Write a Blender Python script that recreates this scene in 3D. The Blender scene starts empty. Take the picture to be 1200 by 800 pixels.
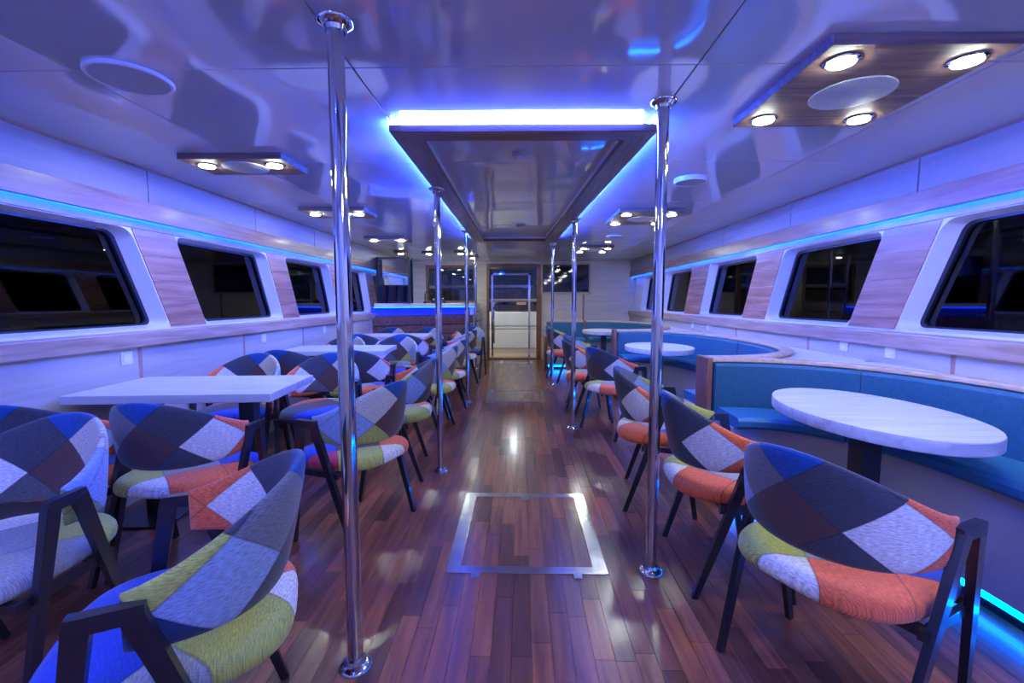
import bpy, bmesh, math, random
from mathutils import Vector, Matrix
random.seed(7)
R = math.radians
C = bpy.context.scene.collection
S = bpy.context.scene

# ------------------------------------------------------------------ camera
cam_d = bpy.data.cameras.new('camera'); cam = bpy.data.objects.new('camera', cam_d); C.objects.link(cam)
cam_d.sensor_width = 36; cam_d.lens = 530/1200*36; cam_d.clip_start = 0.05
cam.location = (0, 0, 1.222); cam.rotation_euler = (math.pi/2-0.0884, 0, 0.0192)
S.camera = cam
# ------------------------------------------------------------------ world / exposure
w = bpy.data.worlds.new('night'); S.world = w; w.use_nodes = True
w.node_tree.nodes['Background'].inputs[0].default_value = (0.02, 0.03, 0.06, 1)
w.node_tree.nodes['Background'].inputs[1].default_value = 0.35
S.view_settings.view_transform = 'Standard'; S.view_settings.look = 'None'
S.view_settings.exposure = 0.95; S.view_settings.gamma = 1.0; S.view_settings.use_curve_mapping = False
try:
    S.cycles.use_denoising = True; S.cycles.denoiser = 'OPENIMAGEDENOISE'
    S.cycles.max_bounces = 8; S.cycles.sample_clamp_indirect = 6; S.cycles.caustics_reflective = False
except Exception: pass
LED_COVE = 58.0       # emission of the window coves
LED_FRAME = 92.0     # LED channel round the ceiling frame
LED_BOOTH = 22.0      # LEDs under the booths
LAMP = 135.0          # downlight discs
# ------------------------------------------------------------------ materials
def new_mat(name):
    m = bpy.data.materials.new(name); m.use_nodes = True
    nt = m.node_tree; b = nt.nodes['Principled BSDF']
    return m, nt, b
def ramp(nt, stops, const=False):
    r = nt.nodes.new('ShaderNodeValToRGB'); cr = r.color_ramp
    if const: cr.interpolation = 'CONSTANT'
    while len(cr.elements) < len(stops): cr.elements.new(0.5)
    for e, (p, c) in zip(cr.elements, stops): e.position = p
    for e, (p, c) in zip(cr.elements, stops): e.position = p; e.color = (*c, 1)
    return r
def plain(name, col, rough=0.5, metal=0, coat=0, noise=0.06, nscale=30, bump=0.0):
    m, nt, b = new_mat(name)
    b.inputs['Roughness'].default_value = rough; b.inputs['Metallic'].default_value = metal
    b.inputs['Coat Weight'].default_value = coat
    tc = nt.nodes.new('ShaderNodeTexCoord'); n = nt.nodes.new('ShaderNodeTexNoise'); n.inputs['Scale'].default_value = nscale
    nt.links.new(tc.outputs['Object'], n.inputs['Vector'])
    r = ramp(nt, [(0.3, [c*(1-noise) for c in col]), (0.7, [min(1, c*(1+noise)) for c in col])])
    nt.links.new(n.outputs['Fac'], r.inputs[0]); nt.links.new(r.outputs[0], b.inputs['Base Color'])
    if bump:
        bp = nt.nodes.new('ShaderNodeBump'); bp.inputs['Strength'].default_value = bump; bp.inputs['Distance'].default_value = 0.002
        nt.links.new(n.outputs['Fac'], bp.inputs['Height']); nt.links.new(bp.outputs[0], b.inputs['Normal'])
    return m
def emit(name, col, s):
    m, nt, b = new_mat(name)
    b.inputs['Base Color'].default_value = (*[min(1, c) for c in col], 1)
    b.inputs['Emission Color'].default_value = (*col, 1); b.inputs['Emission Strength'].default_value = s
    return m
def wood(name, c1, c2, axis='Y', rough=0.35, coat=0.2, scale=1.0, attr=None):
    m, nt, b = new_mat(name)
    tc = nt.nodes.new('ShaderNodeTexCoord'); mp = nt.nodes.new('ShaderNodeMapping')
    st = {'X': (1.5, 22, 22), 'Y': (22, 1.5, 22), 'Z': (22, 22, 1.5)}[axis]
    mp.inputs['Scale'].default_value = [s*scale for s in st]
    nt.links.new(tc.outputs['Object'], mp.inputs[0])
    n = nt.nodes.new('ShaderNodeTexNoise'); n.inputs['Scale'].default_value = 1.6; n.inputs['Detail'].default_value = 6; n.inputs['Distortion'].default_value = 0.6
    nt.links.new(mp.outputs[0], n.inputs['Vector'])
    r = ramp(nt, [(0.3, c1), (0.7, c2)])
    nt.links.new(n.outputs['Fac'], r.inputs[0])
    out = r.outputs[0]
    if attr:
        a = nt.nodes.new('ShaderNodeAttribute'); a.attribute_name = attr
        r2 = ramp(nt, [(0, (0.45, 0.42, 0.42)), (0.5, (0.85, 0.8, 0.78)), (1, (1.45, 1.25, 1.1))])
        mx = nt.nodes.new('ShaderNodeMix'); mx.data_type = 'RGBA'; mx.blend_type = 'MULTIPLY'; mx.inputs[0].default_value = 1
        nt.links.new(a.outputs['Fac'], r2.inputs[0]); nt.links.new(out, mx.inputs[6]); nt.links.new(r2.outputs[0], mx.inputs[7]); out = mx.outputs[2]
    nt.links.new(out, b.inputs['Base Color'])
    b.inputs['Roughness'].default_value = rough; b.inputs['Coat Weight'].default_value = coat; b.inputs['Coat Roughness'].default_value = 0.15
    bp = nt.nodes.new('ShaderNodeBump'); bp.inputs['Strength'].default_value = 0.15; bp.inputs['Distance'].default_value = 0.001
    nt.links.new(n.outputs['Fac'], bp.inputs['Height']); nt.links.new(bp.outputs[0], b.inputs['Normal'])
    return m
def patch(name, pal, cu, cv, du, dv):
    """patchwork cloth: diamonds of cloth sewn together, laid out in the UV map (metres)"""
    m, nt, b = new_mat(name); L = nt.links
    def mth(op, a, bb=None, c=None):
        n = nt.nodes.new('ShaderNodeMath'); n.operation = op
        for i, v in enumerate((a, bb, c)):
            if v is None: continue
            if isinstance(v, (int, float)): n.inputs[i].default_value = v
            else: L.new(v, n.inputs[i])
        return n.outputs[0]
    uv = nt.nodes.new('ShaderNodeUVMap'); uv.uv_map = 'UVMap'
    sp = nt.nodes.new('ShaderNodeSeparateXYZ'); L.new(uv.outputs[0], sp.inputs[0])
    us = mth('DIVIDE', mth('SUBTRACT', sp.outputs[0], cu), du*2); vs = mth('DIVIDE', mth('SUBTRACT', sp.outputs[1], cv), dv*2)
    a = mth('ADD', mth('ADD', us, vs), 2.5); bb = mth('ADD', mth('SUBTRACT', us, vs), 2.5)
    fa = mth('MINIMUM', mth('MAXIMUM', mth('FLOOR', a), 0), 4); fb = mth('MINIMUM', mth('MAXIMUM', mth('FLOOR', bb), 0), 4)
    idx = mth('DIVIDE', mth('ADD', mth('ADD', mth('MULTIPLY', fa, 5), fb), 0.5), 25)
    cr = ramp(nt, [(i/25, pal[i]) for i in range(25)], True)
    L.new(idx, cr.inputs[0])
    # seam lines
    da = mth('ABSOLUTE', mth('SUBTRACT', mth('FRACT', a), 0.5)); db = mth('ABSOLUTE', mth('SUBTRACT', mth('FRACT', bb), 0.5))
    seam = mth('GREATER_THAN', mth('MAXIMUM', da, db), 0.485)
    # weave
    wv = nt.nodes.new('ShaderNodeTexWave'); wv.inputs['Scale'].default_value = 95; wv.inputs['Distortion'].default_value = 1.5; wv.inputs['Detail'].default_value = 2
    L.new(uv.outputs[0], wv.inputs['Vector'])
    nz = nt.nodes.new('ShaderNodeTexNoise'); nz.inputs['Scale'].default_value = 1.0
    mp = nt.nodes.new('ShaderNodeMapping'); mp.inputs['Scale'].default_value = (70, 420, 1); L.new(uv.outputs[0], mp.inputs[0]); L.new(mp.outputs[0], nz.inputs['Vector'])
    h = mth('ADD', mth('MULTIPLY', wv.outputs['Fac'], 0.09), mth('MULTIPLY', nz.outputs['Fac'], 1.1))
    fac = mth('MULTIPLY', mth('ADD', mth('MULTIPLY', h, 1.7), 0.0), mth('SUBTRACT', 1, mth('MULTIPLY', seam, 0.35)))
    mx = nt.nodes.new('ShaderNodeVectorMath'); mx.operation = 'SCALE'
    L.new(cr.outputs[0], mx.inputs[0]); L.new(fac, mx.inputs['Scale']); L.new(mx.outputs[0], b.inputs['Base Color'])
    b.inputs['Roughness'].default_value = 0.9; b.inputs['Sheen Weight'].default_value = 0.25; b.inputs['Specular IOR Level'].default_value = 0.2
    bp = nt.nodes.new('ShaderNodeBump'); bp.inputs['Strength'].default_value = 0.5; bp.inputs['Distance'].default_value = 0.0015
    L.new(mth('SUBTRACT', h, mth('MULTIPLY', seam, 1.2)), bp.inputs['Height']); L.new(bp.outputs[0], b.inputs['Normal'])
    return m
BROWN=(.10,.05,.035); CHAR=(.055,.06,.066); CREAM=(.52,.50,.43); BLUE=(.012,.075,.27); WHITE=(.72,.71,.68); ORNG=(.80,.15,.045)
GRY=(.10,.105,.095); YG=(.42,.43,.08); LB=(.27,.37,.6); OLV=(.28,.32,.14); NAVY=(.015,.035,.10); TEAL=(.12,.22,.26); RED=(.50,.03,.06); ROY=(.015,.06,.42); LG=(.33,.33,.33)
def table(d, default):
    return [d.get((a, b), default) for a in range(-2, 3) for b in range(-2, 3)]
M = {}
BK = {(0,0):BROWN,(0,-1):CHAR,(1,0):CREAM,(1,-1):BLUE,(-1,-1):WHITE,(-2,-1):ORNG,(-1,0):GRY,(0,1):YG,(1,1):LB,(1,2):OLV,(-2,-2):ORNG,(-1,-2):ORNG,(0,-2):CHAR,(2,0):CREAM,(2,1):LB,(2,2):OLV,(1,-2):NAVY,(2,-1):BLUE,(0,2):OLV,(-2,0):ORNG}
M['patch_back'] = patch('patchwork_back', table({**BK, (1,0):(.16,.17,.18), (1,2):NAVY, (2,1):YG, (2,2):NAVY, (0,1):CHAR, (-1,0):CHAR, (2,0):CHAR}, GRY), 0.405, 0.62, 0.12, 0.105)
M['patch_back_b'] = patch('patchwork_back_olive', table(BK, GRY), 0.405, 0.62, 0.12, 0.105)
ST = {(0,0):LG,(0,1):YG,(-1,1):WHITE,(-1,0):ORNG,(-1,-1):ORNG,(1,1):LG,(1,0):ROY,(0,-1):ROY,(1,-1):ROY,(0,2):YG,(-2,0):ORNG,(-2,1):ORNG,(-2,2):WHITE,(2,1):RED,(1,2):YG,(2,0):ROY,(0,-2):CHAR,(2,-1):ROY,(1,-2):CHAR,(-1,-2):CHAR}
M['patch_seat'] = patch('patchwork_seat', table(ST, ORNG), 0.0, 0.0, 0.15, 0.15)
M['patch_seat_b'] = patch('patchwork_seat_red', table({**ST, (1,1):RED, (1,0):ROY, (0,-1):CHAR, (0,0):BROWN, (2,1):RED, (2,0):RED}, BROWN), 0.0, 0.0, 0.15, 0.15)
M['patch_seat_c'] = patch('patchwork_seat_pink', table({**ST, (1,1):LG, (1,0):LG, (0,-1):RED, (1,-1):RED, (0,0):LG, (-1,0):WHITE, (-1,-1):ORNG, (2,0):RED, (2,-1):RED, (0,1):YG}, LG), 0.0, 0.0, 0.15, 0.15)
M['patch_back_c'] = M['patch_back_b']
M['black'] = plain('black_lacquer', (.012,.012,.016), 0.28, coat=0.4)
M['steel'] = plain('polished_steel', (.58,.58,.61), 0.08, 1, noise=0.02)
M['brushed'] = plain('brushed_steel', (.62,.62,.64), 0.2, 1, noise=0.15, nscale=12, bump=0.5)
M['floor'] = wood('laminate_strip', (.13,.043,.022), (.33,.125,.06), 'Y', 0.3, 0.35, attr='tone')
M['underfloor'] = plain('underfloor', (.02,.012,.01), 0.8)
M['valance'] = wood('valance_wood', (.20,.095,.055), (.38,.21,.13), 'Y', 0.4)
M['panelwood'] = wood('reveal_wood', (.27,.11,.065), (.54,.30,.20), 'Y', 0.45, scale=.7)
M['sill'] = wood('sill_wood', (.32,.20,.14), (.52,.37,.28), 'Y', 0.4)
M['cap'] = wood('cap_wood', (.55,.36,.20), (.75,.55,.36), 'Y', 0.4)
M['post'] = wood('post_wood', (.16,.06,.035), (.34,.14,.08), 'Z', 0.4)
M['framewood'] = wood('frame_wood', (.13,.065,.05), (.28,.16,.12), 'Y', 0.4)
M['framewoodx'] = wood('frame_wood_cross', (.13,.065,.05), (.28,.16,.12), 'X', 0.4)
M['lampwood'] = wood('fixture_wood', (.12,.065,.045), (.30,.18,.12), 'X', 0.6, 0.0)
M['barwood'] = wood('bar_board', (.10,.045,.04), (.26,.12,.09), 'X', 0.35)
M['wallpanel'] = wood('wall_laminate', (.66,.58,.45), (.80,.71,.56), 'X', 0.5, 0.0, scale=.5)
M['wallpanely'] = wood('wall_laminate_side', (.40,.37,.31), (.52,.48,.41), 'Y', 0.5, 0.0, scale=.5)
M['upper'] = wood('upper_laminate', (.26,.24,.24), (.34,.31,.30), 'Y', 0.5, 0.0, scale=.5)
M['batten'] = wood('batten_wood', (.30,.14,.10), (.50,.28,.20), 'Z', 0.45)
M['white'] = plain('white_laminate', (.78,.78,.80), 0.3, noise=0.02)
M['whiteplastic'] = plain('white_plastic', (.75,.75,.76), 0.4)
M['gray'] = plain('grille_grey', (.45,.46,.5), 0.6, nscale=300, noise=.3)
M['tabletop'] = wood('table_laminate', (.48,.49,.50), (.66,.67,.67), 'X', 0.35, 0.1, scale=.8)
M['teal'] = plain('teal_vinyl', (.02,.115,.18), 0.55, noise=.12, nscale=60, bump=.3)
M['teal2'] = plain('teal_seat_vinyl', (.03,.17,.31), 0.5, noise=.10, nscale=60, bump=.3)
M['base'] = plain('booth_base', (.50,.44,.42), 0.5, noise=.05, nscale=80)
M['dark'] = plain('dark_plastic', (.01,.01,.012), 0.35)
M['screen'] = plain('screen_glass', (.004,.004,.006), 0.04, noise=0)
M['winframe'] = plain('window_rubber', (.012,.014,.03), 0.4)
M['led_cove'] = emit('led_cove', (0.0, 0.08, 1.0), LED_COVE)
M['led_frame'] = emit('led_frame', (0.055, 0.11, 1.0), LED_FRAME*1.6)
M['led_side'] = emit('led_side', (0.02, 0.075, 1.0), LED_FRAME*4.2)
M['led_booth'] = emit('led_booth', (0.0, 0.12, 1.0), LED_BOOTH)
M['lamp'] = emit('lamp_disc', (0.92, 1.0, 0.86), LAMP)
M['deck_lamp'] = emit('deck_lamp', (0.95, 1.0, 0.92), 300.0)
M['blueglow'] = plain('painted_blue_glow', (.06,.10,.42), 0.35)  # white bar panel with the blue LED glow put into its colour
M['led_bar'] = emit('led_bar', (0.0, 0.03, 1.0), 25.0)
M['deck'] = wood('deck_teak', (.25,.17,.11), (.42,.30,.20), 'X', 0.6)
M['hullwood'] = wood('hull_wood', (.30,.13,.03), (.55,.28,.08), 'X', 0.3)
M['hullwhite'] = plain('hull_white', (.5,.5,.52), 0.4)
M['boatglow'] = emit('boat_window_light', (1.0, .72, .35), .12)
M['cabin_grey'] = plain('cabin_paint', (.12,.11,.09), 0.5, noise=.4, nscale=4)
M['water'] = plain('night_water', (.004,.007,.012), 0.08, nscale=3, bump=1)
def ceiling_mat():
    m, nt, b = new_mat('gloss_ceiling')
    b.inputs['Base Color'].default_value = (.64,.66,.72,1); b.inputs['Roughness'].default_value = 0.06
    b.inputs['IOR'].default_value = 2.7
    tc = nt.nodes.new('ShaderNodeTexCoord'); n = nt.nodes.new('ShaderNodeTexNoise'); n.inputs['Scale'].default_value = 1.7; n.inputs['Detail'].default_value = 1
    bp = nt.nodes.new('ShaderNodeBump'); bp.inputs['Strength'].default_value = 1.0; bp.inputs['Distance'].default_value = 0.011
    nt.links.new(tc.outputs['Object'], n.inputs['Vector']); nt.links.new(n.outputs['Fac'], bp.inputs['Height']); nt.links.new(bp.outputs[0], b.inputs['Normal'])
    return m
M['ceiling'] = ceiling_mat()
def glass_mat(name, tint, tr):
    m, nt, b = new_mat(name); L = nt.links
    nt.nodes.remove(b); out = nt.nodes['Material Output']
    t = nt.nodes.new('ShaderNodeBsdfTransparent'); t.inputs[0].default_value = (*[c*tr for c in tint], 1)
    g = nt.nodes.new('ShaderNodeBsdfGlossy'); g.inputs['Roughness'].default_value = 0.02
    f = nt.nodes.new('ShaderNodeFresnel'); f.inputs[0].default_value = 1.55
    mx = nt.nodes.new('ShaderNodeMixShader'); L.new(f.outputs[0], mx.inputs[0]); L.new(t.outputs[0], mx.inputs[1]); L.new(g.outputs[0], mx.inputs[2]); L.new(mx.outputs[0], out.inputs[0])
    return m
M['glass'] = glass_mat('tinted_glass', (.5,.55,.6), .6)
M['clear'] = glass_mat('clear_glass', (.95,.97,1), .95)

# ------------------------------------------------------------------ mesh helpers
def obj(name, bm, mat, parent=None, smooth=False, loc=None):
    bmesh.ops.recalc_face_normals(bm, faces=bm.faces)
    me = bpy.data.meshes.new(name); bm.to_mesh(me); bm.free()
    if smooth is True:
        for p in me.polygons: p.use_smooth = True
    elif smooth:
        for p in me.polygons: p.use_smooth = True
        me.set_sharp_from_angle(angle=R(smooth))
    if mat: me.materials.append(mat)
    o = bpy.data.objects.new(name, me); C.objects.link(o)
    if parent: o.parent = parent
    if loc: o.location = loc
    return o
def thing(name, label, cat, loc=(0,0,0), rz=0, group=None):
    o = bpy.data.objects.new(name, None); C.objects.link(o); o.empty_display_size = .1
    o.location = loc; o.rotation_euler = (0,0,rz); tag(o, label, cat, group); return o
def tag(o, label=None, cat=None, group=None, kind=None):
    if label: o['label'] = label
    if cat: o['category'] = cat
    if group: o['group'] = group
    if kind: o['kind'] = kind
    return o
def struct(o, label=None, cat=None):
    o['kind'] = 'structure'
    if label: o['label'] = label
    if cat: o['category'] = cat
    return o
def box(bm, x0, x1, y0, y1, z0, z1, bev=0):
    vs = [bm.verts.new(p) for p in ((x0,y0,z0),(x1,y0,z0),(x1,y1,z0),(x0,y1,z0),(x0,y0,z1),(x1,y0,z1),(x1,y1,z1),(x0,y1,z1))]
    fs = [bm.faces.new([vs[i] for i in f]) for f in ((0,3,2,1),(4,5,6,7),(0,1,5,4),(1,2,6,5),(2,3,7,6),(3,0,4,7))]
    if bev:
        es = list({e for f in fs for e in f.edges})
        bmesh.ops.bevel(bm, geom=es, offset=bev, segments=2, affect='EDGES', profile=.5)
    return bm
def bx(*a, bev=0): return box(bmesh.new(), *a, bev=bev)
def cyl(bm, x, y, z0, z1, r0, r1=None, n=20):
    r1 = r0 if r1 is None else r1
    a = [bm.verts.new((x+r0*math.cos(t*2*math.pi/n), y+r0*math.sin(t*2*math.pi/n), z0)) for t in range(n)]
    b = [bm.verts.new((x+r1*math.cos(t*2*math.pi/n), y+r1*math.sin(t*2*math.pi/n), z1)) for t in range(n)]
    bm.faces.new(a[::-1]); bm.faces.new(b)
    for i in range(n): bm.faces.new((a[i], a[(i+1)%n], b[(i+1)%n], b[i]))
    return bm
def lathe(bm, prof, x=0, y=0, n=28):
    rings = [[bm.verts.new((x+r*math.cos(t*2*math.pi/n), y+r*math.sin(t*2*math.pi/n), z)) for t in range(n)] for r, z in prof]
    for a, b in zip(rings, rings[1:]):
        for i in range(n): bm.faces.new((a[i], a[(i+1)%n], b[(i+1)%n], b[i]))
    bm.faces.new(rings[0][::-1]); bm.faces.new(rings[-1]); return bm
def beam(bm, p, q, w0, d0, w1, d1, up=(0,1,0)):
    """tapered square bar from p to q; width along `up`, depth across"""
    p, q = Vector(p), Vector(q); t = (q-p).normalized(); u = Vector(up); s = t.cross(u).normalized(); u = s.cross(t).normalized()
    rs = []
    for c, w, d in ((p, w0, d0), (q, w1, d1)):
        rs.append([bm.verts.new(c+u*a*w/2+s*b*d/2) for a, b in ((-1,-1),(1,-1),(1,1),(-1,1))])
    bm.faces.new(rs[0][::-1]); bm.faces.new(rs[1])
    for i in range(4): bm.faces.new((rs[0][i], rs[0][(i+1)%4], rs[1][(i+1)%4], rs[1][i]))
    return bm
def tube(bm, pts, r, n=10):
    pts = [Vector(p) for p in pts]; prev = None
    for i, p in enumerate(pts):
        t = (pts[min(i+1, len(pts)-1)]-pts[max(i-1, 0)]).normalized()
        u = Vector((0,0,1)) if abs(t.z) < .9 else Vector((1,0,0))
        s = t.cross(u).normalized(); u = s.cross(t)
        ring = [bm.verts.new(p+r*(math.cos(a*2*math.pi/n)*s+math.sin(a*2*math.pi/n)*u)) for a in range(n)]
        if prev:
            for k in range(n): bm.faces.new((prev[k], prev[(k+1)%n], ring[(k+1)%n], ring[k]))
        else: bm.faces.new(ring[::-1])
        prev = ring
    bm.faces.new(prev); return bm
def copy_tree(o, label=None, group=None, parent=None):
    c = o.copy(); C.objects.link(c); c.parent = parent
    if label: c['label'] = label
    if group: c['group'] = group
    for ch in o.children: copy_tree(ch, parent=c)
    return c

XL, XR, YB, H, Y0 = -2.35, 2.27, 9.5, 2.05, -1.6
# ================================================================== FLOOR
fl = struct(obj('floor', bx(XL-.3, XR+.3, Y0, YB, -.08, -.012), M['underfloor']), 'reddish brown laminate strip floor of the cabin')
def plank_bm(bm, x0, x1, y0, y1, tone, lay):
    n0 = len(bm.faces); g = .0003
    h = random.uniform(-.0002, .0002)
    a = [bm.verts.new(v) for v in ((x0+g,y0+g,-.012),(x1-g,y0+g,-.012),(x1-g,y1-g,-.012),(x0+g,y1-g,-.012))]
    e = .0004
    b = [bm.verts.new(v) for v in ((x0+g,y0+g,-.002),(x1-g,y0+g,-.002),(x1-g,y1-g,-.002),(x0+g,y1-g,-.002))]
    c = [bm.verts.new(v) for v in ((x0+g+e,y0+g+e,h),(x1-g-e,y0+g+e,h),(x1-g-e,y1-g-e,h),(x0+g+e,y1-g-e,h))]
    fs = [bm.faces.new(c)]
    for i in range(4):
        j = (i+1) % 4; fs.append(bm.faces.new((a[i],a[j],b[j],b[i]))); fs.append(bm.faces.new((b[i],b[j],c[j],c[i])))
    for f in fs: f[lay] = tone
planks = []
sw = .0715; nx = int((XR-XL+.1)/sw)+1
for i in range(nx):
    x0 = XL-.04+i*sw; y = Y0+random.uniform(-.5, 0)
    while y < YB:
        l = random.choice((.32,.42,.5,.62,.8)); y1 = min(y+l, YB)
        ys = max(y, Y0)
        if y1-ys > .05: planks.append((x0, x0+sw, ys, y1))
        y = y1
def vis(p):
    xc, yc = (p[0]+p[1])/2, (p[2]+p[3])/2
    if yc < 1.3 or abs(xc)/yc > 1.1: return 0
    k = 1.0 if abs(xc) < .75 else .35
    return k*(p[3]-p[2])/yc**3
planks.sort(key=vis, reverse=True)
for k, p in enumerate(planks[:300]):
    bm = bmesh.new(); lay = bm.faces.layers.float.new('tone'); plank_bm(bm, *p, random.random(), lay)
    obj('plank', bm, M['floor'], fl)
bm = bmesh.new(); lay = bm.faces.layers.float.new('tone')
for p in planks[300:]: plank_bm(bm, *p, random.random(), lay)
tag(obj('planks', bm, M['floor'], fl), kind='stuff')
# ================================================================== CEILING
ce = struct(obj('ceiling', bx(XL-.3, XR+.3, Y0, YB, H+.012, H+.06), M['winframe']), 'glossy white panelled cabin ceiling reflecting blue light')
xs = [XL-.2, -1.62, -.60, .62, 1.66, XR+.2]; ys = [Y0, -.54, .57, 1.68, 2.79, 3.9, 5.01, 6.12, 7.23, 8.34, YB]
for i in range(5):
    for j in range(10):
        g = .0025
        bm = bx(xs[i]+g, xs[i+1]-g, ys[j]+g, ys[j+1]-g, H, H+.012, bev=.0015)
        obj('panel', bm, M['ceiling'], ce)
# ================================================================== SIDE WALLS
def para(y0, y1, z0, z1, rake, r, n=6):
    """rounded raked parallelogram in (y,z); rake shifts the bottom away from the camera"""
    cs = [(y0+rake, z0), (y1+rake, z0), (y1, z1), (y0, z1)]; pts = []
    for i in range(4):
        p = Vector(cs[i]); a = (Vector(cs[i-1])-p).normalized(); b = (Vector(cs[(i+1)%4])-p).normalized()
        s, e = p+a*r, p+b*r
        for k in range(n+1):
            t = k/n; pts.append((1-t)**2*s+2*t*(1-t)*p+t*t*e)
    return pts
def side_wall(sg, XF, wins, pan, low, name, sidename):
    """sg -1 left, +1 right; XF the inner face of valance and lower panels"""
    XW = XF+sg*.06; XG = XF+sg*.15
    root = struct(obj(name, bx(*sorted((XF+sg*.26, XF+sg*.32)), Y0, YB, -.05, H+.05), M['winframe']), sidename)
    def b(n, x0, x1, *a, mat, bev=.002):
        x0, x1 = sorted((XF+sg*x0, XF+sg*x1)); return obj(n, bx(x0, x1, *a, bev=bev), mat, root)
    # window band of the wall: one cell per window with a raked rounded opening
    z0, z1, rk = 1.035, 1.73, .27
    edges = [(wins[k][1]+wins[k+1][0])/2 for k in range(len(wins)-1)]
    lo = [Y0-.3]+edges; hi = edges+[YB]
    for k, (a, c) in enumerate(wins):
        bm = bmesh.new(); last = k == len(wins)-1
        outer = para(lo[k]-rk*.0, hi[k], z0, z1, rk*1.1, .001) if not last else para(lo[k], hi[k]-rk*1.1, z0, z1, rk*1.1, .001)
        hole = para(a, c, 1.05, 1.672, rk, .085); glz = para(a+.02, c-.025, 1.065, 1.655, rk*.92, .06)
        V = lambda P, x: [bm.verts.new((x, q[0], q[1])) for q in P]
        r0, r1, r2 = V(outer, XW), V(hole, XW), V(glz, XG)
        n = len(r0)
        for A, B in ((r0, r1), (r1, r2)):
            for i in range(n): bm.faces.new((A[i], A[(i+1)%n], B[(i+1)%n], B[i]))
        obj('window_surround', bm, M['white'], root)
        wn = struct(obj('window_%d' % (k+1+(5 if sg > 0 else 0)), ring_bm(glz, XG, XG+sg*.03, .028), M['winframe']))
        bm = bmesh.new(); v = [bm.verts.new((XG+sg*.018, q[0], q[1])) for q in para(a+.02, c-.025, 1.065, 1.655, rk*.92, .06)]
        bm.faces.new(v); e = bmesh.ops.extrude_face_region(bm, geom=bm.faces[:]); bmesh.ops.translate(bm, verts=[q for q in e['geom'] if isinstance(q, bmesh.types.BMVert)], vec=(sg*.006,0,0))
        obj('pane', bm, M['glass'], wn)
    # wood panels between windows: three boards each
    for k in range(len(wins)-1):
        y0, y1 = wins[k][1]+.010, wins[k+1][0]-.004
        zz = [1.05, 1.2, 1.36, 1.52, 1.674]
        for q in range(4):
            za, zb = zz[q]+.001, zz[q+1]-.001
            sh = lambda z: rk*(1.672-z)/(1.672-1.05)
            bm = bmesh.new(); x0, x1 = XW-sg*.006, XW-sg*.0002
            P = [(y0+sh(za), za), (y1+sh(za), za), (y1+sh(zb), zb), (y0+sh(zb), zb)]
            A = [bm.verts.new((x0, *p)) for p in P]; B = [bm.verts.new((x1, *p)) for p in P]
            bm.faces.new(A); bm.faces.new(B[::-1])
            for i in range(4): bm.faces.new((A[i], A[(i+1)%4], B[(i+1)%4], B[i]))
            obj('board', bm, M['panelwood'], root)
    # upper bulkhead: panels above the wooden valance
    prev = Y0
    for s in pan+[YB]:
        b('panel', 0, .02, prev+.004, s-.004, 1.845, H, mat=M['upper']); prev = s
    obj('seam_backing', bx(*sorted((XF+sg*.02, XF+sg*.03)), Y0, YB, 1.84, H), M['batten'], root)
    b('valance', -.012, .02, Y0, YB, 1.725, 1.845, mat=M['valance'])
    b('valance_underside', .02, .062, Y0, YB, 1.79, 1.80, mat=M['white'])
    b('fascia', .052, .0598, Y0, YB, 1.677, 1.789, mat=M['panelwood'])
    led = b('led_strip', .0203, .0235, Y0, YB, 1.745, 1.787, mat=M['led_cove'], bev=0)
    b('cornice', -.008, .0, Y0, YB, H-.014, H, mat=M['valance'], bev=0)
    # sill and lower panels
    b('sill', -.035, .06, Y0, YB, .945, 1.035, mat=M['sill'], bev=.008)
    prev = Y0
    for s in low+[YB]:
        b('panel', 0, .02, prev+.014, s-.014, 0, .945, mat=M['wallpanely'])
        if s < YB: b('batten', .003, .02, s-.014, s+.014, 0, .945, mat=M['batten'], bev=0)
        prev = s
    return root
def ring_bm(P, x0, x1, wd):
    bm = bmesh.new(); c = Vector((sum(p[0] for p in P)/len(P), sum(p[1] for p in P)/len(P)))
    I = [p+(c-p).normalized()*wd for p in P]; n = len(P)
    A = [bm.verts.new((x0, p[0], p[1])) for p in P]; B = [bm.verts.new((x0, p[0], p[1])) for p in I]
    D = [bm.verts.new((x1, p[0], p[1])) for p in I]; E = [bm.verts.new((x1, p[0], p[1])) for p in P]
    for a, b_ in ((A, B), (B, D), (D, E), (E, A)):
        for i in range(n): bm.faces.new((a[i], a[(i+1)%n], b_[(i+1)%n], b_[i]))
    return bm
WL = [(1.0,2.79),(3.15,4.28),(4.62,5.68),(6.02,7.0),(7.36,8.3)]
WR = [(.9,2.58),(2.99,4.09),(4.54,5.67),(6.24,7.35),(7.75,8.6)]
side_wall(-1, XL, WL, [.55,1.72,2.88,4.04,5.19,6.35,7.5,8.6], [.63,1.68,2.73,3.78,4.83,5.9,6.95,8.0], 'wall_left', 'left cabin wall with blue-lit window band')
side_wall(1, XR, WR, [.25,1.47,2.70,3.93,5.2,6.4,7.6,8.7], [1.2,2.4,3.6,4.8,6.0,7.2,8.4], 'wall_right', 'right cabin wall with blue-lit window band')
wb = struct(obj('wall_front', bx(XL-.3, XR+.3, Y0-.05, Y0, -.05, H+.05), M['wallpanel']), 'wall behind the viewer')
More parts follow.
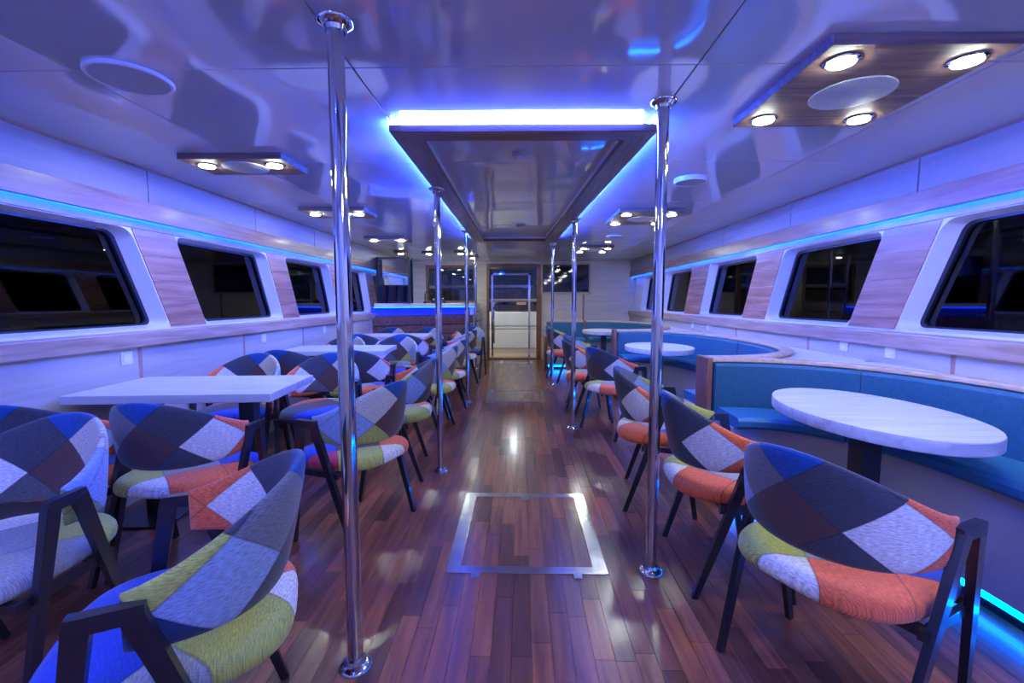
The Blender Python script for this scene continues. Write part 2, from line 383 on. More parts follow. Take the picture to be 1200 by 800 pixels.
# ================================================================== BACK WALL (door, window)
DX0, DX1, DZ = -.66, .33, 1.93
WX0, WX1, WZ0, WZ1 = -1.93, -.98, 1.24, 1.92
bw = struct(obj('wall_back', bx(XL-.3, WX0, YB, YB+.08, -.05, H+.05), M['wallpanel']), 'pale panelled end wall with door and television')
for a in ((WX1, DX0, YB, YB+.08, 0, H+.05), (WX0, WX1, YB, YB+.08, 0, WZ0), (WX0, WX1, YB, YB+.08, WZ1, H+.05), (DX0, DX1, YB, YB+.08, DZ, H+.05), (DX1, 1.3, YB, YB+.08, 0, H+.05), (1.303, XR+.3, YB, YB+.08, 0, H+.05)):
    obj('panel', bx(*a), M['wallpanel'], bw)
obj('batten', bx(1.29, 1.325, YB-.012, YB, 0, 1.37), M['batten'], bw)
dr = struct(obj('door_1', bx(DX0-.05, DX0, YB-.03, YB+.1, 0, DZ+.06), M['post']), 'reddish wooden door frame at the end of the aisle')
obj('frame', bx(DX1, DX1+.10, YB-.03, YB+.1, 0, DZ+.06), M['post'], dr)
obj('frame', bx(DX0, DX1, YB-.03, YB+.1, DZ, DZ+.07), M['framewoodx'], dr)
obj('threshold', bx(DX0, DX1, YB-.02, YB+.1, 0, .03), M['post'], dr)
obj('glass_leaf', bx(DX0+.05, DX1-.03, YB+.05, YB+.062, .12, DZ-.02), M['clear'], dr)
for x in (DX0+.06, DX1-.15):
    obj('stile', bx(x-.02, x+.02, YB+.03, YB+.08, .05, DZ-.12), M['steel'], dr)
obj('rail', bx(DX0+.04, DX1-.13, YB+.03, YB+.08, DZ-.16, DZ-.12), M['steel'], dr)
obj('door_handle', tube(bmesh.new(), [(DX0+.1,YB+.02,.35),(DX0+.1,YB-.05,.4),(DX0+.1,YB-.05,1.05),(DX0+.1,YB+.02,1.1)], .014), M['steel'], dr, True)
wd = struct(obj('window_11', bx(WX0-.05, WX0, YB-.02, YB+.09, WZ0-.05, WZ1+.05), M['valance']), 'wooden framed window in the end wall behind the bar')
obj('frame', bx(WX1, WX1+.05, YB-.02, YB+.09, WZ0-.05, WZ1+.05), M['valance'], wd)
obj('frame', bx(WX0, WX1, YB-.02, YB+.09, WZ1, WZ1+.05), M['valance'], wd)
obj('frame', bx(WX0, WX1, YB-.02, YB+.09, WZ0-.05, WZ0), M['valance'], wd)
obj('pane', bx(WX0, WX1, YB+.04, YB+.046, WZ0, WZ1), M['clear'], wd)
# television
tv = thing('television', 'flat black television in a pale wooden frame on the end wall', 'television', (0, YB, 0))
for a in ((.42,1.45,-.05,-.0,1.37,1.41),(.42,1.45,-.05,-.0,1.985,2.02),(.42,.455,-.05,-.0,1.41,1.985),(1.415,1.45,-.05,-.0,1.41,1.985)):
    obj('frame', bx(*a, bev=.004), M['cap'], tv)
obj('bezel', bx(.458,1.412,-.03,-.002,1.413,1.982), M['dark'], tv)
obj('screen', bx(.475,1.395,-.034,-.030,1.43,1.965), M['screen'], tv)
# ================================================================== OUTSIDE
dk = struct(obj('floor_deck', bx(-3, 3, YB+.1, 12.2, -.05, .02), M['underfloor']), 'outside deck seen through the end door')
for k in range(14):
    obj('plank', bx(-2.5, 2.5, YB+.12+k*.15, YB+.262+k*.15, .02, .035), M['deck'], dk)
lk = thing('deck_locker', 'white deck locker seen through the glass door', 'locker', (0, 11.4, .035))
obj('cabinet', bx(-1.6, 1.6, .0, .6, 0, .55, bev=.02), M['white'], lk)
obj('lid', bx(-1.65, 1.65, .12, .65, .55, .92, bev=.03), M['white'], lk)
obj('plinth', bx(-1.62, 1.62, -.02, .4, .5, .55, bev=.01), M['white'], lk)
cn = struct(obj('ceiling_deck', bx(-3, 3, YB+.1, 12.4, 2.1, 2.16), M['ceiling']), 'white deckhead over the outside deck')
for x, y, lab in ((-.15, 10.3, 'round deck downlight seen through the end door'), (-1.55, 10.4, 'added unseen round deck downlight outside the window behind the bar')):  # the second downlight is added, out of sight, to brighten the white locker
    t = thing('deck_light', lab, 'lamp', (x, y, 2.1))
    obj('trim_ring', cyl(bmesh.new(), 0, 0, -.012, 0, .07), M['steel'], t, 40); obj('lamp_disc', cyl(bmesh.new(), 0, 0, -.018, -.0125, .06), M['deck_lamp'], t, 40)
tag(obj('water', bx(-40, 40, 12.5, 60, -1.3, -1.2), M['water']), 'dark night water of the harbour', 'water', kind='structure')
def boat(name, label, x, y, L, ang, hull, lit, cab=1.0, z0=-1.2):
    t = thing(name, label, 'boat', (x, y, z0), ang)
    bm = bmesh.new(); secs = []
    for k in range(9):
        u = k/8; wdt = 1.3*math.sin(math.pi*min(1, .25+u*.75))**.6+.02; sh = 1.2+.5*u*u*1.2
        secs.append([bm.verts.new(((u-.5)*L, s*wdt*q, z)) for s, q, z in ((-1,1,sh),(-1,.8,.5),(-1,.1,-.1),(1,.1,-.1),(1,.8,.5),(1,1,sh))])
    for a, b in zip(secs, secs[1:]):
        for i in range(5): bm.faces.new((a[i], a[i+1], b[i+1], b[i]))
        bm.faces.new((a[5], a[0], b[0], b[5]))
    bm.faces.new(secs[0]); bm.faces.new(secs[-1][::-1])
    obj('hull', bm, hull, t)
    obj('cabin', bx(-L*.3, L*.18, -.85, .85, 1.1, 2.5*cab+.2, bev=.12), M['cabin_grey'], t)
    for k in range(5):
        x0 = -L*.27+k*L*.088; 
        obj('window', bx(x0, x0+L*.05, -.87, -.84, 1.2+.75*cab, 1.2+1.05*cab), M['boatglow'] if (lit and k % 2) else M['screen'], t)
    obj('roof', bx(-L*.33, L*.22, -1, 1, 2.5*cab+.2, 2.58*cab+.25, bev=.03), M['hullwhite'], t)
    obj('mast', cyl(bmesh.new(), -L*.05, 0, 2.6*cab+.2, 7, .05, .03), M['steel'], t)
    obj('railing', tube(bmesh.new(), [(L*.2,-1.0,1.5),(L*.2,-1.0,2.1),(L*.46,-.4,2.35),(L*.46,-.4,1.8)], .025), M['steel'], t)
for x, y, z, p in ((2.5, 12.8, 4.5, 160), (-7, 13.5, 5, 220)):  # added point lights that brighten the boats, no real lamps stand here
    l = bpy.data.lights.new('boat_fill_light', 'POINT'); l.energy = p; l.color = (1, .93, .8); l.shadow_soft_size = .15
    o = bpy.data.objects.new('boat_fill_light', l); o.location = (x, y, z); C.objects.link(o)
boat('wooden_boat', 'varnished wooden boat with lit cabin moored beyond the end door', .9, 15.5, 6, R(4), M['hullwood'], True, .62, -.55)
boat('motor_yacht', 'white motor yacht moored beyond the bar window', -5.6, 19.5, 9, R(20), M['hullwhite'], False, 1.1)
boat('sailing_boat', 'white sailing boat with tall mast far behind the wooden boat', -1.5, 27, 10, R(-10), M['hullwhite'], True, 1.2)
# ================================================================== CEILING FRAME WITH LEDS
def ceiling_frame(FL, lab):
    fr = thing('ceiling_light_frame', lab, 'light frame', (0, 0, 1.99))
    mw = .125
    def mitre(P, mat, name):
        bm = bmesh.new(); A = [bm.verts.new((x, y, 0)) for x, y in P]; B = [bm.verts.new((x, y, .03)) for x, y in P]
        bm.faces.new(A[::-1]); bm.faces.new(B)
        for i in range(4): bm.faces.new((A[i], A[(i+1)%4], B[(i+1)%4], B[i]))
        obj(name, bm, mat, fr)
    IN = [(FL[0][0]+mw, FL[0][1]+mw), (FL[1][0]-mw, FL[1][1]+mw), (FL[2][0]-mw, FL[2][1]-mw), (FL[3][0]+mw, FL[3][1]-mw)]
    for i in range(4):
        j = (i+1) % 4
        mitre([FL[i], FL[j], IN[j], IN[i]], M['framewoodx'] if i % 2 == 0 else M['framewood'], 'frame_board')
        a, b = Vector((*FL[i], 0)), Vector((*FL[j], 0)); d = (b-a).normalized(); n = Vector((d.y, -d.x, 0))
        lo_, hi_ = (.033, .058) if i == 0 else (.036, .050)
        bm = bmesh.new(); a2, b2 = a+d*.04, b-d*.04
        if i == 0: a2, b2 = a+d*.05, b-d*.07
        P = [a2-n*.006, b2-n*.006, b2+n*.004, a2+n*.004]
        A = [bm.verts.new((p.x, p.y, lo_)) for p in P]; B = [bm.verts.new((p.x, p.y, hi_)) for p in P]
        bm.faces.new(A[::-1]); bm.faces.new(B)
        for q in range(4): bm.faces.new((A[q], A[(q+1)%4], B[(q+1)%4], B[q]))
        if i != 2: obj('led_strip', bm, M['led_frame'] if i == 0 else M['led_side'], fr)
        else: bm.free()
        # inner upstand to the ceiling
        a, b = Vector((*IN[i], 0)), Vector((*IN[j], 0)); P = [a-n*.0, b-n*.0, b+n*.03, a+n*.03]
        bm = bmesh.new(); A = [bm.verts.new((p.x, p.y, .03)) for p in P]; B = [bm.verts.new((p.x, p.y, .0595)) for p in P]
        bm.faces.new(A[::-1]); bm.faces.new(B)
        for q in range(4): bm.faces.new((A[q], A[(q+1)%4], B[(q+1)%4], B[q]))
        obj('upstand', bm, M['white'], fr)
ceiling_frame([(-.60, 2.12), (.62, 2.13), (.44, 6.0), (-.60, 6.0)], 'long brown wooden ceiling frame edged with blue LED light')
ceiling_frame([(-.60, -1.3), (.60, -1.3), (.60, .75), (-.60, .75)], 'added unseen LED-edged ceiling frame above and behind the viewer')  # added out of view to throw more blue light on the ceiling
# ================================================================== POLES
def pole(x, y, lab, grp, top=H, r=.025):
    t = thing('steel_pole', lab, 'pole', (x, y, 0), 0, grp)
    obj('shaft', cyl(bmesh.new(), 0, 0, .004, top-.003, r, n=28), M['steel'], t, 40)
    obj('foot_flange', lathe(bmesh.new(), [(.055,0),(.055,.004),(.05,.012),(.034,.02),(.03,.032)]), M['steel'], t, 40)
    obj('top_flange', lathe(bmesh.new(), [(.03,top-.032),(.034,top-.02),(.05,top-.012),(.055,top-.004),(.055,top)]), M['steel'], t, 40)
G = 'polished steel poles along the aisle'
pole(-.553, 1.411, 'polished steel pole nearest the viewer, left of the aisle', G)
pole(.592, 1.97, 'nearest polished steel pole right of the aisle', G)
pole(-.575, 3.163, 'second steel pole along the left side of the aisle, from the viewer', G, 1.99, .022)
pole(-.645, 5.417, 'third steel pole along the left side of the aisle', G, H, .022)
pole(.505, 4.314, 'second steel pole along the right side of the aisle, in front of the television', G, 1.99, .022)
pole(.461, 6.599, 'third and farthest steel pole along the right side of the aisle', G, H, .022)
pole(-.80, 8.05, 'farthest left steel pole, at the right corner of the bar', G, H, .022)
# ================================================================== HATCHES
def hatch(x0, x1, y0, y1, lab, wd=.066):
    t = thing('floor_hatch', lab, 'hatch', ((x0+x1)/2, (y0+y1)/2, .0008), 0, 'hatch frames let into the floor')
    a, b = (x1-x0)/2, (y1-y0)/2
    for s in (-1, 1):
        obj('edge_plate', bx(*sorted((s*a, s*(a-wd))), -b, b, 0, .004, bev=.0012), M['brushed'], t)
        obj('edge_plate', bx(-a+wd, a-wd, *sorted((s*b, s*(b-wd*.8))), 0, .004, bev=.0012), M['brushed'], t)
        obj('hinge', bx(s*a*.62-.02, s*a*.62+.02, -b-.035, -b-.0, 0, .006, bev=.002), M['brushed'], t)
        for k in range(6):
            obj('screw', cyl(bmesh.new(), s*(a-wd/2), -b+.06+k*(2*b-.12)/5, .004, .0055, .005, n=8), M['steel'], t)
    obj('latch', bx(-.03, .03, b-wd-.03, b-wd*.8, 0, .006, bev=.002), M['brushed'], t)
    obj('seam_gap', bx(-a+wd, a-wd, -b+wd*.8, -b+wd*.8+.003, 0, .0012), M['dark'], t)
hatch(-.342, .398, 1.935, 2.787, 'bright steel hatch frame in the floor nearest the viewer')
hatch(-.44, .31, 5.38, 6.17, 'steel hatch frame halfway down the aisle floor')
hatch(-.42, .22, 8.8, 9.3, 'small steel hatch frame on the floor by the end door')
# ================================================================== CEILING FIXTURES
def fixture(x0, x1, y0, y1, lamps, lab, grp):
    t = thing('ceiling_light_panel', lab, 'ceiling light', ((x0+x1)/2, (y0+y1)/2, H), 0, grp)
    a, b = (x1-x0)/2, (y1-y0)/2
    obj('wood_panel', bx(-a, a, -b, b, -.034, -.0, bev=.002), M['lampwood'], t)
    g = min(b*.78, .14)
    if grp != 'single downlights over the bar':
        obj('speaker_grille', lathe(bmesh.new(), [(g,-.034),(g,-.039),(g*.93,-.042),(.005,-.040)]), M['gray'], t, 40)
    for lx, ly in lamps:
        lr = obj('lamp_ring', lathe(bmesh.new(), [(.054,-.034),(.054,-.038),(.046,-.041),(.042,-.036)]), M['steel'], t, 40)
        l = obj('lamp_disc', cyl(bmesh.new(), 0, 0, -.0455, -.041, .040), M['lamp'], lr); lr.location = (lx, ly, 0)
G4, G2 = 'four-lamp wooden light panels on the right of the ceiling', 'two-lamp wooden light panels on the left of the ceiling'
def four(a, b): return [(-a, -b), (a, -b), (-a, b), (a, b)]
fixture(.97, 1.56, 1.50, 2.17, four(.205, .24), 'large four-lamp wooden light panel nearest, at top right', G4)
fixture(.88, 1.46, 4.13, 4.83, four(.205, .24), 'four-lamp wooden light panel, middle one of the right row', G4)
fixture(.87, 1.38, 6.8, 7.5, four(.18, .24), 'four-lamp wooden light panel in front of the television, farthest', G4)
fixture(-1.93, -1.34, 2.58, 2.90, [(-.2, -.05), (.2, -.05)], 'two-lamp wooden light panel nearest, over the left tables', G2)
fixture(-1.96, -1.38, 4.03, 4.40, [(-.2, -.05), (.2, -.05)], 'two-lamp wooden light panel, second one on the left behind the nearest pole', G2)
fixture(-1.99, -1.47, 5.78, 6.20, [(-.18, -.05), (.18, -.05)], 'two-lamp wooden light panel farthest on the left, before the bar', G2)
for x, y, l in ((-2.0,7.6,'leftmost'),(-1.54,7.65,'second from left'),(-1.0,7.6,'third from left')):
    fixture(x-.1, x+.1, y-.1, y+.1, [(0, 0)], 'single square downlight over the bar, %s' % l, 'single downlights over the bar')
fixture(-.98, -.78, 8.3, 8.5, [(0, 0)], 'single square downlight over the bar, rightmost and farthest', 'single downlights over the bar')
fixture(.97, 1.56, -.9, -.2, four(.205, .24), 'added unseen four-lamp wooden light panel behind the viewer', G4)  # added out of view as fill light for the near cabin
fixture(-1.93, -1.34, .0, .32, [(-.2, -.05), (.2, -.05)], 'added unseen two-lamp wooden light panel above the viewer on the left', G2)  # another unseen panel added to lighten the near end
def speaker(x, y, r, lab, drop=.012):
    t = thing('ceiling_speaker', lab, 'speaker', (x, y, H), 0, 'round ceiling speakers')
    obj('rim', lathe(bmesh.new(), [(r,0),(r,-drop*.6),(r*.96,-drop),(r*.9,-drop),(r*.88,-drop*.7)]), M['whiteplastic'], t, 40)
    obj('grille', cyl(bmesh.new(), 0, 0, -drop*.9, -drop*.7, r*.89, n=36), M['gray'], t)
speaker(-1.45, 1.73, .135, 'round grey ceiling speaker nearest, at upper left')
speaker(1.15, 3.17, .11, 'round white ceiling speaker between the two right light panels', .03)
speaker(1.18, 5.85, .10, 'small round ceiling speaker farther back on the right', .02)
for y, l in ((2.62, 'near end'), (5.0, 'far end')):
    t = thing('smoke_detector', 'round smoke detector inside the ceiling frame, %s' % l, 'smoke detector', (0.0, y, H), 0, 'smoke detectors in the ceiling frame')
    obj('housing', lathe(bmesh.new(), [(.05,0),(.05,-.012),(.042,-.02)]), M['gray'], t, 40); obj('sensor_dome', lathe(bmesh.new(), [(.028,-.02),(.026,-.03),(.012,-.036)]), M['whiteplastic'], t, 40)
# ================================================================== SOCKETS
def socket(x, y, z, sg, lab):
    t = thing('wall_socket', lab, 'socket', (x, y, z), 0, 'white wall sockets under the sills')
    obj('plate', bx(*sorted((0, -sg*.008)), -.04, .04, -.04, .04, bev=.003), M['whiteplastic'], t)
    obj('socket_face', bx(*sorted((-sg*.008, -sg*.012)), -.026, .026, -.026, .026, bev=.002), M['white'], t)
for y, l in ((2.63,'below the nearest left window'),(4.07,'below the second left window'),(5.35,'below the third left window')): socket(XL, y, .885, -1, 'white wall socket '+l)
for y, l in ((2.8,'above the nearest booth, right one of its pair'),(3.2,'above the nearest booth, left one of its pair'),(5.5,'above the second booth, right one of its pair'),(6.0,'above the second booth, left one of its pair')): socket(XR, y, .915, 1, 'white wall socket '+l)
# ================================================================== CHAIRS
def make_chair(MB, MS):
    t = thing('armchair', 'x', 'chair')
    # backrest: a curved upholstered band, tall in the middle
    bm = bmesh.new(); uvl = bm.loops.layers.uv.new('UVMap'); NS, NT = 40, 18; rings = []; arc = 0; last = None
    info = {}
    for i in range(NS+1):
        t_ = -math.pi/2+math.pi*i/NS
        c = math.cos(t_); px, py = .045-.25*c**.85, .256*math.sin(t_)
        nrm = Vector((-c*.268, math.sin(t_)*.25)).normalized() if abs(t_) < 1.5 else Vector((0, math.copysign(1, t_)))
        if last: arc += math.hypot(px-last[0], py-last[1])
        last = (px, py)
        top = .668+.15*c**1.3; bot = .545-.03*c; zc, hh = (top+bot)/2, (top-bot)/2; th = .019
        fall = 1 if 1 < i < NS-1 else (.75 if i in (1, NS-1) else .35)
        ring = []
        for k in range(NT):
            a = 2*math.pi*k/NT; ca, sa = math.cos(a), math.sin(a)
            zz = zc+hh*math.copysign(abs(sa)**.55, sa)*(.96+.04*fall); off = th*math.copysign(abs(ca)**.75, ca)*fall
            lean = .06*(zz-.5)/.3*(c**1.2)
            p = (px+nrm.x*off-lean, py+nrm.y*off, zz)
            v = bm.verts.new(p); info[v] = (arc, zz); ring.append(v)
        rings.append(ring)
    for a, b in zip(rings, rings[1:]):
        for k in range(NT): bm.faces.new((a[k], a[(k+1)%NT], b[(k+1)%NT], b[k]))
    bm.faces.new(rings[0][::-1]); bm.faces.new(rings[-1])
    for f in bm.faces:
        for l in f.loops: l[uvl].uv = info[l.vert]
    obj('backrest', bm, MB, t, True)
    # seat pad
    bm = bmesh.new(); uvl = bm.loops.layers.uv.new('UVMap'); n = 48; rings = []
    for s, z in ((.55,.398),(.93,.398),(.985,.405),(1.0,.42),(.99,.438),(.955,.452),(.86,.462),(.6,.468),(.3,.469)):
        ring = []
        for k in range(n):
            a = 2*math.pi*k/n; ca, sa = math.cos(a), math.sin(a)
            x = .255*math.copysign(abs(ca)**.62, ca)*s+.0; y = .248*math.copysign(abs(sa)**.62, sa)*s*(1+.06*ca)
            ring.append(bm.verts.new((x+.01, y, z-.012*(x*x)/.06*(.5 if x > 0 else -.3))))
        rings.append(ring)
    for a, b in zip(rings, rings[1:]):
        for k in range(n): bm.faces.new((a[k], a[(k+1)%n], b[(k+1)%n], b[k]))
    bm.faces.new(rings[0][::-1]); bm.faces.new(rings[-1])
    for f in bm.faces:
        for l in f.loops: l[uvl].uv = (l.vert.co.y, l.vert.co.x)
    obj('seat', bm, MS, t, True)
    for s in (-1, 1):
        y0, y1 = s*.279, s*.25
        obj('leg', beam(bmesh.new(), (.10, y0, .635), (.20, y1, 0), .024, .042, .018, .024), M['black'], t)
        obj('leg', beam(bmesh.new(), (.02, y0, .635), (-.185, y1, 0), .024, .042, .018, .024), M['black'], t)
        obj('armrest', beam(bmesh.new(), (.118, y0, .635), (-.0, s*.274, .635), .026, .034, .026, .034), M['black'], t)
        obj('seat_rail', beam(bmesh.new(), (.2, s*.256, .385), (-.1, s*.256, .385), .016, .028, .016, .028), M['black'], t)
    bm = bmesh.new()
    box(bm, -.085, -.06, -.25, .25, .37, .395); box(bm, .17, .195, -.25, .25, .37, .395)
    obj('seat_frame', bm, M['black'], t)
    return t
protos = {}
LP = 'patchwork chair with black legs '
GC = 'patchwork armchairs around the tables'
def chair(x, y, deg, lab, v='a'):
    if v not in protos: c = protos[v] = make_chair(M['patch_back' + ('' if v == 'a' else '_'+v)], M['patch_seat' + ('' if v == 'a' else '_'+v)])
    else: c = copy_tree(protos[v])
    c.location = (x, y, 0); c.rotation_euler = (0, 0, R(deg)); c['label'] = lab; c['group'] = GC
# right side
chair(.98, 1.36, 27, LP+'nearest at right, facing the nearest oval table')
chair(.92, 2.02, -4, LP+'second nearest at right, just behind the right pole')
chair(.85, 2.76, -14, LP+'third at right, beside the nearest booth\'s end post')
chair(.87, 4.18, 28, LP+'showing its full back, before the middle oval table')
chair(.72, 4.86, 2, LP+'at right with orange seat edge, second at the middle booth')
chair(.80, 5.58, -14, LP+'farthest at the middle oval table')
chair(.66, 7.0, 15, LP+'at the farthest oval table, the nearer one')
chair(.70, 7.64, -8, LP+'at the farthest oval table, beside the end door')
# left side
chair(-.83, 1.055, 204.5, LP+'nearest of all at bottom left, blue seat front')
chair(-1.63, 1.33, -90, LP+'at left edge, inner back with diamonds towards the viewer', 'c')
chair(-2.08, 1.98, 90, LP+'cut off at the far left edge, next to the wall')
chair(-1.54, 2.02, 90, LP+'before the nearest left table, dark back towards the viewer')
chair(-.88, 2.36, 160, LP+'at the aisle end of the nearest left table', 'b')
chair(-2.06, 3.25, -90, LP+'behind the nearest left table, next to the wall', 'b')
chair(-1.47, 3.27, -86, LP+'behind the nearest left table, towards the aisle', 'b')
chair(-.89, 3.20, 188, LP+'at the aisle, second along the left side')
chair(-2.05, 4.02, 90, LP+'before the second left table, next to the wall')
chair(-1.45, 4.02, 92, LP+'before the second left table, towards the aisle')
chair(-.86, 4.16, 176, LP+'at the aisle, third along the left side', 'b')
chair(-.86, 4.88, 166, LP+'at the aisle, fourth along the left side', 'b')
chair(-2.05, 5.12, -90, LP+'behind the second left table, next to the wall', 'b')
chair(-1.44, 5.12, -88, LP+'behind the second left table, towards the aisle', 'b')
chair(-2.03, 5.86, 90, LP+'before the third left table, next to the wall')
chair(-1.47, 5.86, 90, LP+'before the third left table, towards the aisle')
chair(-.92, 5.77, 183, LP+'at the aisle, fifth along the left side', 'b')
chair(-.90, 6.50, 160, LP+'farthest along the left side of the aisle', 'b')
chair(-2.03, 6.86, -90, LP+'behind the third left table, next to the wall', 'b')
chair(-1.46, 6.90, -88, LP+'behind the third left table, before the bar', 'b')
chair(-.86, 7.32, -100, LP+'in front of the bar near its right corner', 'b')
# ================================================================== TABLES
def rect_table(cx, cy, a, b, rz, lab):
    t = thing('dining_table', lab, 'table', (cx, cy, 0), rz, 'rectangular tables along the left wall')
    obj('tabletop', bx(-a, a, -b, b, .705, .75, bev=.004), M['tabletop'], t)
    for x in (-a*.55, a*.5):
        obj('leg', bx(x-.04, x+.04, -.04, .04, .012, .70), M['black'], t)
        obj('foot_plate', bx(x-.17, x+.17, -.2, .2, 0, .012, bev=.003), M['black'], t)
    obj('support_rail', bx(-a*.6, a*.6, -.03, .03, .68, .705), M['black'], t)
rect_table(-1.82, 2.52, .51, .30, R(5), 'pale rectangular table nearest, by the left wall')
rect_table(-1.83, 4.55, .50, .30, R(4), 'pale rectangular table, second along the left wall')
rect_table(-1.80, 6.36, .50, .31, R(3), 'pale rectangular table, third along the left wall, before the bar')
def oval_table(cx, cy, a, b, lab):
    t = thing('oval_table', lab, 'table', (cx, cy, 0), 0, 'oval tables in the booths')
    bm = bmesh.new(); n = 64; rings = []
    for s, z in ((.9,.70),(.993,.70),(1,.704),(1,.746),(.995,.75)):
        rings.append([bm.verts.new((a*s*math.cos(k*2*math.pi/n), b*s*math.sin(k*2*math.pi/n), z)) for k in range(n)])
    for p, q in zip(rings, rings[1:]):
        for k in range(n): bm.faces.new((p[k], p[(k+1)%n], q[(k+1)%n], q[k]))
    bm.faces.new(rings[0][::-1]); bm.faces.new(rings[-1])
    obj('tabletop', bm, M['tabletop'], t, 30)
    obj('leg', bx(-.042, .042, -.042, .042, .012, .70), M['black'], t)
    obj('foot_plate', bx(-.2, .2, -.25, .25, 0, .012, bev=.003), M['black'], t)
oval_table(1.53, 1.99, .32, .49, 'white oval table nearest, in the nearest booth')
oval_table(1.46, 4.80, .34, .47, 'white oval table in the middle booth')
oval_table(1.36, 7.45, .34, .47, 'white oval table in the farthest booth, below the television')
# ================================================================== BOOTHS
def booth(cy, b, lab, X0=1.20, a=.95):
    t = thing('booth', lab, 'booth', (X0, cy, 0), 0, 'teal curved booths along the right wall')
    N = 44
    def curve(off, t0=0.0, t1=1.0, n=N):
        P = []
        for i in range(n+1):
            u = -math.pi/2+math.pi*(t0+(t1-t0)*i/n); c, s = math.cos(u), math.sin(u)
            P.append(((a-off)*max(0, c)**.8, (b-off)*math.copysign(abs(s)**.8, s)))
        return P
    def sweep(o0, o1, z0, z1, t0=0, t1=1, n=N, bev=0):
        bm = bmesh.new(); P, Q = curve(o0, t0, t1, n), curve(o1, t0, t1, n); rings = []
        m = bev
        for p, q in zip(P, Q):
            d = Vector((q[0]-p[0], q[1]-p[1])).normalized()*m
            pts = [(p[0]+d.x, p[1]+d.y, z0), (q[0]-d.x, q[1]-d.y, z0), (q[0], q[1], z0+m), (q[0], q[1], z1-m), (q[0]-d.x, q[1]-d.y, z1), (p[0]+d.x, p[1]+d.y, z1), (p[0], p[1], z1-m), (p[0], p[1], z0+m)] if m else \
                  [(p[0], p[1], z0), (q[0], q[1], z0), (q[0], q[1], z1), (p[0], p[1], z1)]
            rings.append([bm.verts.new(v) for v in pts])
        k = len(rings[0])
        for A, B in zip(rings, rings[1:]):
            for i in range(k): bm.faces.new((A[i], A[(i+1)%k], B[(i+1)%k], B[i]))
        bm.faces.new(rings[0][::-1]); bm.faces.new(rings[-1]); return bm
    obj('base', sweep(.03, .34, .10, .509), M['base'], t, 30)
    obj('plinth', sweep(.03, .28, 0, .10), M['dark'], t, 30)
    obj('led_strip', sweep(.285, .295, .045, .075), M['led_booth'], t, 30)
    for k in range(4): obj('seat_cushion', sweep(.09, .385, .510, .575, k/4+.002, k/4+.248, 14, bev=.018), M['teal2'], t, 40)
    for k in range(4): obj('back_cushion', sweep(.015, .09, .50, .840, k/4+.0005, k/4+.2495, 14, bev=.014), M['teal'], t, 40)
    obj('back_panel', sweep(-.03, .015, 0, .842), M['base'], t, 30)
    obj('cap_rail', sweep(-.035, .045, .843, .868, bev=.005), M['cap'], t, 30)
    for s in (-1, 1):
        yy = sorted((s*(b+.04), s*(b-.05)))
        obj('end_post', bx(-.035, .0, *yy, 0, .872, bev=.004), M['post'], t)
    # ledge between the curved back and the wall
    bm = bmesh.new(); P = curve(-.036); W = XR-X0-.002; A = []; B = []
    for (x, y) in P:
        hb = b+.04; k = min(W/x if x > 1e-6 else 1e9, hb/abs(y) if abs(y) > 1e-6 else 1e9); k = max(k, 1.0001)
        A.append((x, y)); B.append((x*k, y*k))
    for z, top in ((.84, 1), (.82, 0)):
        VA = [bm.verts.new((*p, z)) for p in A]; VB = [bm.verts.new((*p, z)) for p in B]
        for i in range(len(A)-1): bm.faces.new((VA[i], VA[i+1], VB[i+1], VB[i]))
    obj('ledge', bm, M['white'], t)
    return t
booth(1.50, 1.37, 'teal curved booth nearest the viewer')
booth(4.32, 1.37, 'teal curved booth in the middle of the right wall')
b3 = booth(7.10, 1.33, 'teal curved booth farthest, below the television')
for nm, a, mt in (('back_cushion', (-.72,-.04,1.24,1.315,.50,.840), 'teal'), ('seat_cushion', (-.72,-.04,.95,1.24,.510,.575), 'teal2'), ('base', (-.72,-.04,.99,1.30,.10,.509), 'base'),
                  ('plinth', (-.72,-.04,1.05,1.30,0,.10), 'dark'), ('led_strip', (-.70,-.05,1.035,1.045,.045,.075), 'led_booth'), ('back_panel', (-.72,-.04,1.316,1.36,0,.842), 'base'), ('cap_rail', (-.74,-.04,1.285,1.365,.843,.868), 'cap'), ('end_post', (-.775,-.722,.94,1.37,0,.60), 'post')):
    obj(nm, bx(*a, bev=.012 if 'cushion' in nm else 0), M[mt], b3)

# ================================================================== BAR
bar = thing('bar_counter', 'purple-brown boarded bar counter with blue-lit white top', 'bar', (0, 0, 0))
A0, A1 = Vector((-2.345, 7.12)), Vector((-.86, 8.2)); d = (A1-A0).normalized(); nn = Vector((d.y, -d.x))
def slab(P, z0, z1, name, mat, bev=.0):
    bm = bmesh.new(); A = [bm.verts.new((p[0], p[1], z0)) for p in P]; B = [bm.verts.new((p[0], p[1], z1)) for p in P]
    bm.faces.new(A[::-1]); bm.faces.new(B); n = len(P)
    for i in range(n): bm.faces.new((A[i], A[(i+1)%n], B[(i+1)%n], B[i]))
    return obj(name, bm, mat, bar)
p0, p1 = A0, A1
slab([p0+nn*.1, p1+nn*.1, p1+Vector((.04, 0)), (-.82, 9.3), (-1.3, 9.3), (-1.3, 8.75), (-2.345, 8.0)], 1.13, 1.19, 'countertop', M['white'])
slab([p0-nn*.05, p1-nn*.05, (-.90, 8.35), (-2.345, 7.4)], .99, 1.13, 'painted_glow_panel', M['blueglow'])  # panel under the top, its blue light painted in
slab([p0+nn*.07, p1+nn*.07, p1+nn*.06, p0+nn*.06], 1.118, 1.1298, 'led_strip', M['led_bar'])
for k in range(6):
    z0 = k*.165; slab([p0+nn*.0, p1+nn*.0, p1-nn*.03, p0-nn*.03], z0+.008, z0+.157, 'board', M['barwood'])
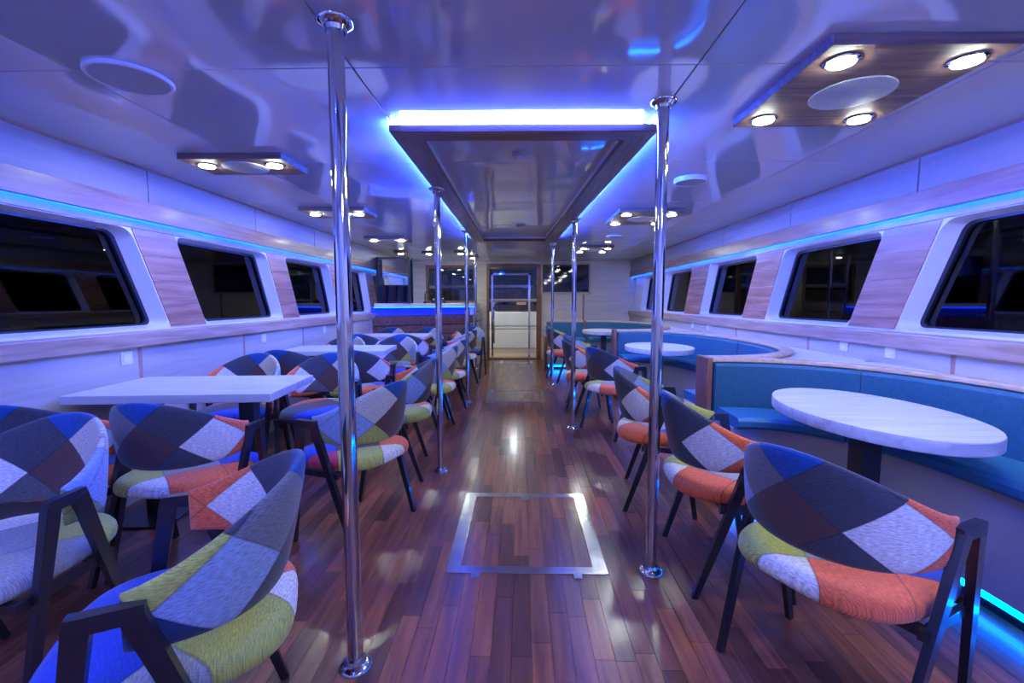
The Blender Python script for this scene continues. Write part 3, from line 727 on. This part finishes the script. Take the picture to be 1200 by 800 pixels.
slab([p0-nn*.03, p1-nn*.03, p1-nn*.06, p0-nn*.06], 0, .99, 'backing', M['dark'])
slab([p1, (-.84, 9.3), (-.88, 9.3), p1-d*.06-nn*.02], 0, 1.13, 'side_panel', M['white'])
for z in (.25, .45, .65, .85, 1.03):
    obj('foot_rail', tube(bmesh.new(), [(-.835, 8.3, z), (-.815, 9.2, z)], .012), M['steel'], bar, True)
gc = thing('glass_cabinet', 'black-framed glass display cabinet standing on the bar', 'cabinet', (-2.06, 7.44, 1.19), R(4))
for x in (-.25, .25):
    for y in (-.13, .13): obj('corner_post', bx(x-.018, x+.018, y-.018, y+.018, 0, .74), M['dark'], gc)
for z in (0, .28, .48, .72): obj('shelf' if 0 < z < .7 else 'rail', bx(-.25, .25, -.13, .13, z, z+.018) if z != .48 else bx(-.23, .23, -.11, .11, z, z+.008), M['dark'] if z != .48 else M['clear'], gc)
obj('lower_door', bx(-.235, .235, -.146, -.13, .02, .28), M['screen'], gc)
obj('pane', bx(-.23, .23, -.14, -.135, .30, .72), M['clear'], gc)
obj('pane', bx(-.245, -.24, -.11, .11, .30, .72), M['clear'], gc); obj('pane', bx(.24, .245, -.11, .11, .30, .72), M['clear'], gc)
t = thing('tall_faucet', 'small black curved tap on the bar beside the glass cabinet', 'tap', (-1.66, 7.85, 1.19))
obj('base', cyl(bmesh.new(), 0, 0, 0, .03, .03), M['dark'], t, 40)
obj('spout', tube(bmesh.new(), [(0,0,.03),(0,0,.16),(.02,0,.2),(.06,0,.21),(.1,0,.19),(.11,0,.15)], .01), M['dark'], t, True)
for x, y, l in ((-1.52, 7.93, 'left one'), (-1.38, 8.03, 'right one')):
    t = thing('juicer', 'small dark gadget on the bar to the right of the tap, %s' % l, 'gadget', (x, y, 1.19), 0, 'small gadgets on the bar')
    obj('body', lathe(bmesh.new(), [(.045,0),(.05,.03),(.035,.06),(.02,.07)]), M['dark'], t, 40); obj('knob', lathe(bmesh.new(), [(.012,.07),(.018,.08),(.01,.095)]), M['steel'], t, 40)
